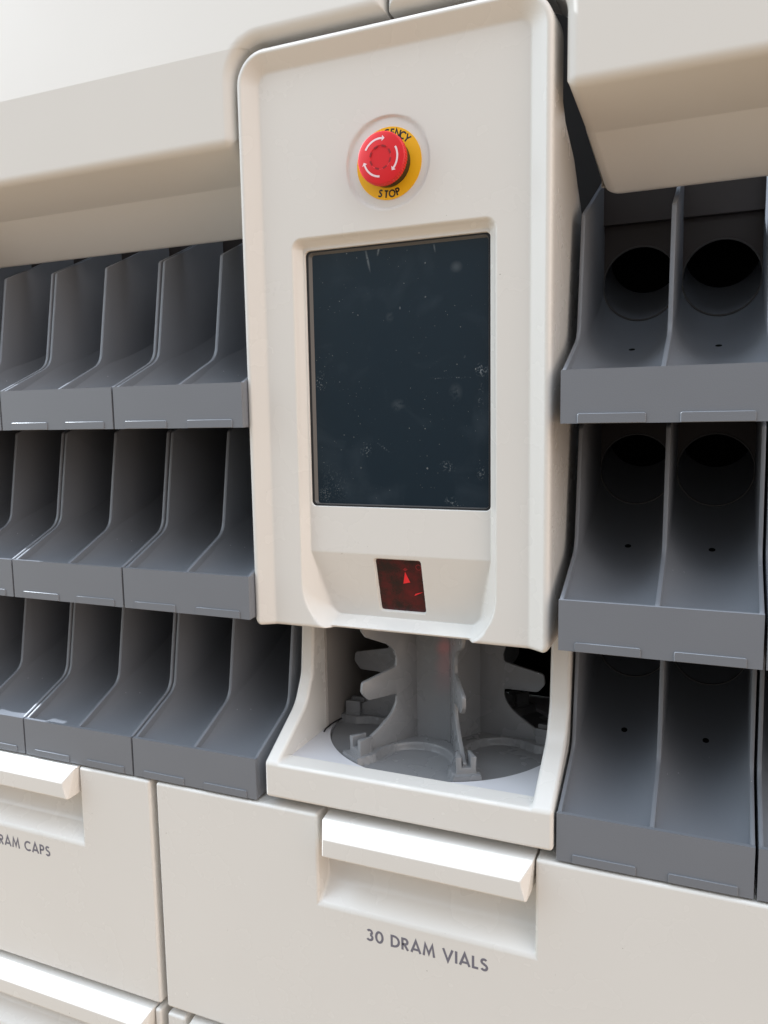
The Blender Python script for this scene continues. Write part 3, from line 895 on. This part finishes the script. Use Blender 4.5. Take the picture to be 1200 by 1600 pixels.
def floor_bm(x0, x1):
    bm = bmesh.new(); xc = (x0+x1)/2; hw = (x1-x0)/2; rows = []
    ys = [-0.5+20.5*i/44 for i in range(45)]
    for y in ys:
        t = 0.05+0.95*sstep(-1.5, 8.5, y); row = []
        for k in range(25):
            u = -1+2*k/24; x = u*hw
            h = RT-math.sqrt(max(0, RT*RT-min(RT*RT*0.998, x*x)))
            row.append(bm.verts.new((xc+x, y, zc(y)+h*t)))
        rows.append(row)
    for a, b in zip(rows, rows[1:]):
        for k in range(24): bm.faces.new((a[k], a[k+1], b[k+1], b[k]))
    return bm
def back_bm(x0, x1):
    """back wall with the round feed opening and the short tube behind it"""
    bm = bmesh.new(); xc = (x0+x1)/2; zcen = zc(YB)+RT+0.02; n = 48
    zl, zh = zc(YB)-1.2, 15.0
    ci, so, cb = [], [], []
    for i in range(n):
        c, s = math.cos(2*math.pi*(i+0.5)/n), math.sin(2*math.pi*(i+0.5)/n)
        ci.append(bm.verts.new((xc+RT*c, YB, zcen+RT*s)))
        cb.append(bm.verts.new((xc+RT*c, YB+6, zcen+3.5+RT*s)))
        k = min(((x1-x0)/2)/max(abs(c), 1e-6), ((zh-zcen) if s > 0 else (zcen-zl))/max(abs(s), 1e-6))
        so.append(bm.verts.new((xc+k*c, YB, zcen+k*s)))
    for tx, tz in ((x0, zl), (x1, zl), (x0, zh), (x1, zh)):
        v = min(so, key=lambda q: (q.co.x-tx)**2+(q.co.z-tz)**2); v.co.x, v.co.z = tx, tz
    for i in range(n):
        j = (i+1) % n
        bm.faces.new((ci[i], ci[j], so[j], so[i]))
    for v in cb: bm.verts.remove(v)
    u0, u1 = bm.verts.new((x0, YB-0.9, zh)), bm.verts.new((x1, YB-0.9, zh))        # stepped upper strip
    u2, u3 = bm.verts.new((x1, YB-0.9, 20)), bm.verts.new((x0, YB-0.9, 20))
    w0, w1_ = bm.verts.new((x0, YB, zh)), bm.verts.new((x1, YB, zh))
    bm.faces.new((u0, u1, u2, u3)); bm.faces.new((w0, w1_, u1, u0))
    return bm
def tube_bm(x0, x1):
    bm = bmesh.new(); xc = (x0+x1)/2; zcen = zc(YB)+RT+0.02; n = 48; rings = []
    for dy, dz in ((0.0, 0.0), (2.0, 1.1), (6.0, 3.5)):
        rings.append([bm.verts.new((xc+RT*math.cos(2*math.pi*(i+0.5)/n), YB+dy, zcen+dz+RT*math.sin(2*math.pi*(i+0.5)/n))) for i in range(n)])
    for a, b in zip(rings, rings[1:]):
        for i in range(n): bm.faces.new((a[i], a[(i+1) % n], b[(i+1) % n], b[i]))
    return bm
def clip_tab(x0, x1):
    bm = bmesh.new()
    p = round_poly([(x0, -4.18), (x1, -4.18), (x1, -3.42), (x0, -3.42)], [0, 0, 0.14, 0.14], 3)
    bm = bm_prism_y(p, -1.0, -0.85)
    bevel_all(bm, 0.03, 1, 50)
    return bm
M_BINBACK = new_mat('brown_grey_bin_back', (0.060, 0.048, 0.045), 0.55, mottle=0.06)  # colour darkened to stand in for the shade deep in the slots
M_RIM = new_mat('dark_grey_rim', (0.075, 0.07, 0.068), 0.4)
def make_bin():
    r = thing('vial_bin', 'grey two slot vial bin', 'vial bin')
    W = BW-GAP; mid = W/2
    from_bm('front_wall', bm_box(0, W, -0.9, -0.5, -4.2, 0, 0.07, 2), M_GREY, r)
    sh = bmesh.new(); bm_box(0.02, W-0.02, -0.5, 8, -4.15, -3.9, bm=sh)
    from_bm('base', sh, M_GREY, r)
    from_bm('side_wall', wall_bm(top_path, 0, WT), M_GREY, r)
    from_bm('side_wall', wall_bm(top_path, W-WT, W), M_GREY, r)
    from_bm('divider', wall_bm(mid_path, mid-0.2, mid+0.2), M_GREY, r)
    for x0, x1 in ((WT-0.02, mid-0.18), (mid+0.18, W-WT+0.02)):
        f = from_bm('slot_floor', floor_bm(x0, x1), M_GREY, r, smooth=60)
        xc = (x0+x1)/2; y = 13.4; z = zc(y); sl_ = 0.0397+2*0.0133*(y+0.5)
        hb = bmesh.new()
        hb.faces.new([hb.verts.new((xc+0.30*math.cos(t*math.pi/10), y+0.30*math.sin(t*math.pi/10), z+0.012+sl_*0.30*math.sin(t*math.pi/10))) for t in range(20)])
        from_bm('dark_hole_disc', hb, M_BLACK, f, smooth=0)  # flat black disc painted for the dark of the floor hole
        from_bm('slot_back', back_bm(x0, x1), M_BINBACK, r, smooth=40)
        from_bm('feed_tube', tube_bm(x0, x1), M_GREY, r, smooth=40)
        rg = bmesh.new(); zc_ = zc(YB)+RT+0.02; n_ = 40; rr_ = []
        for q in range(n_):
            t_ = 2*math.pi*q/n_; rr_.append([rg.verts.new((xc+(RT-0.06+0.1*math.cos(w_))*math.cos(t_), YB-0.02+0.1*math.sin(w_), zc_+(RT-0.06+0.1*math.cos(w_))*math.sin(t_))) for w_ in [k_*math.pi/3 for k_ in range(6)]])
        for q in range(n_):
            for k_ in range(6): rg.faces.new((rr_[q][k_], rr_[(q+1) % n_][k_], rr_[(q+1) % n_][(k_+1) % 6], rr_[q][(k_+1) % 6]))
        from_bm('opening_rim', rg, M_RIM, r)
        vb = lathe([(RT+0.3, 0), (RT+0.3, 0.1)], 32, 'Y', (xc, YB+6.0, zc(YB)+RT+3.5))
        from_bm('tube_dark_disc', vb, M_BLACK, r)  # black disc standing in for the dark beyond the tube
    for a, b in ((1.33, 6.45), (8.93, 14.06)):
        from_bm('label_clip', clip_tab(a, b), M_GREY, r)
    return r
def copy_tree(o, parent=None):
    c = o.copy(); COL.objects.link(c)
    if parent: c.parent = parent
    for ch in list(o.children): copy_tree(ch, c)
    return c
TR = [7.395, -11.034, -29.298]
XL, XR = -14.18, 15.34
NEARL = {0: ['grey two slot bin in the top left row, beside the console',
             'grey two slot bin in the top left row, second from the console',
             'grey bin cut by the photo edge, top left row, third from console'],
         1: ['grey two slot bin in the middle left row, beside the console',
             'grey two slot bin in the middle left row, second from the console',
             'grey bin cut by the photo edge, middle left row, third from console'],
         2: ['grey two slot bin in the bottom left row, against the cream carousel bay',
             'grey two slot bin in the bottom left row, above the gap between two drawers',
             'grey bin cut by the photo edge, bottom left row, over the caps drawer']}
NEARR = {0: ['large grey two slot bin in the top right row under the right cover'],
         1: ['large grey two slot bin in the middle right row beside the console',
             'sliver of grey bin at the right photo edge, middle right row'],
         2: ['large grey two slot bin in the bottom right row above the vials drawer',
             'sliver of grey bin at the right photo edge, bottom right row']}
proto = make_bin(); used = False
for side, table in ((-1, NEARL), (1, NEARR)):
    for rw in range(3):
        for k, lab in enumerate(table[rw]):
            o = copy_tree(proto) if used else proto
            used = True
            x = XL-(k+1)*BW+GAP if side < 0 else XR+k*BW
            o.location = Vector((x, 0, TR[rw]))*S
            o['label'] = lab
            o['group'] = 'grey vial bins left of the console' if side < 0 else 'grey vial bins right of the console'

# ------------------------------------------------------------------ drawers below
DY = -1.0
HPROF = [(1.35, -33.75), (-1.02, -36.05), (-1.02, -37.75), (-0.85, -37.95), (0.3, -38.0), (2.2, -38.1), (2.2, -33.75)]
def drawer(name, label, x0, x1, z0, z1, hx0, hx1, hz0, text=None, tx=0, loc_label=None):
    d = thing(name, label, 'drawer', ((x0+x1)/2, 0, z0), 'cream drawers under the bins')
    def dp(nm, bm, mat, parent=None, **k):
        o = from_bm(nm, bm, mat, None, **k); o.parent = parent or d
        if parent is None: o.location = -d.location
        return o
    a = bm_box(x0, x1, DY, 1.4, z0, z1)
    zo = z1+33.7                                     # handle geometry is written for a drawer whose top is at -33.7
    cut = bm_prism_x([(-3, -42.95+zo), (DY, -42.75+zo), (1.1, -41.2+zo), (1.25, -40.4+zo), (1.25, -32+zo), (-3, -32+zo)], hx0-0.25, hx1)
    bm = boolean(a, cut, 'DIFFERENCE')
    es = [e for e in bm.edges if len(e.link_faces) == 2 and e.calc_face_angle(0) > math.radians(20) and min(v.co.y for v in e.verts) < 1.2]
    bmesh.ops.bevel(bm, geom=es, offset=0.32, segments=4, profile=0.5, affect='EDGES', clamp_overlap=True)
    f = dp('front', bm, M_WHITE, smooth=30, wn=True)
    hp = [(1.24, -33.6, 0.3, 0.1), (-1.5, -33.72, 0.6, 0.1), (-2.6, -35.05, 1.13, 0.95), (-2.6, -36.77, 1.05, 0.5), (-2.3, -37.0, 1.0, 0.45), (1.24, -36.7, 0.5, 0.2)]
    h = bmesh.new()
    ha_ = [h.verts.new((hx0+l, y, z+zo)) for y, z, l, r in hp]; hb_ = [h.verts.new((hx1-r, y, z+zo)) for y, z, l, r in hp]
    h.faces.new(ha_); h.faces.new(hb_[::-1])
    for i_ in range(len(hp)): h.faces.new((ha_[i_], hb_[i_], hb_[(i_+1) % len(hp)], ha_[(i_+1) % len(hp)]))
    bmesh.ops.triangulate(h, faces=[f_ for f_ in h.faces if len(f_.verts) > 4])
    bmesh.ops.recalc_face_normals(h, faces=h.faces)
    bevel_all(h, 0.1, 3, 18)
    dp('handle', h, M_WHITE, smooth=50, wn=True)
    if text:
        t = text_bm(text, 1.20, 0.14, 0.19)
        xs_ = [v.co.x for v in t.verts]; cx = (max(xs_)+min(xs_))/2
        if tx < 0: cx = max(xs_)
        for v in t.verts: v.co = Vector((tx+(v.co.x-cx), DY-0.006-v.co.z, -45.33+v.co.y))
        dp('lettering', t, M_INK, smooth=0)
    return d
drawer('drawer', 'wide cream drawer marked 30 dram vials with recessed handle', -26.55, 33.2, -59.35, -33.75, -7.2, 13.6, 0, '30 DRAM VIALS', 3.5)
drawer('drawer', 'cream drawer at the left edge marked dram caps', -67.5, -27.35, -59.35, -33.75, -57.8, -37.0, 0, 'DRAM CAPS', -42.05)
d3 = drawer('drawer', 'lower left cream drawer with a long bright handle edge, mostly out of frame', -67.5, -27.5, -86, -60.1, -64.5, -28.3, 0)
d4 = drawer('drawer', 'lower middle cream drawer, only its top corner showing below the vials drawer', -26.6, 33.2, -86, -60.1, -24.0, 30.0, 0)
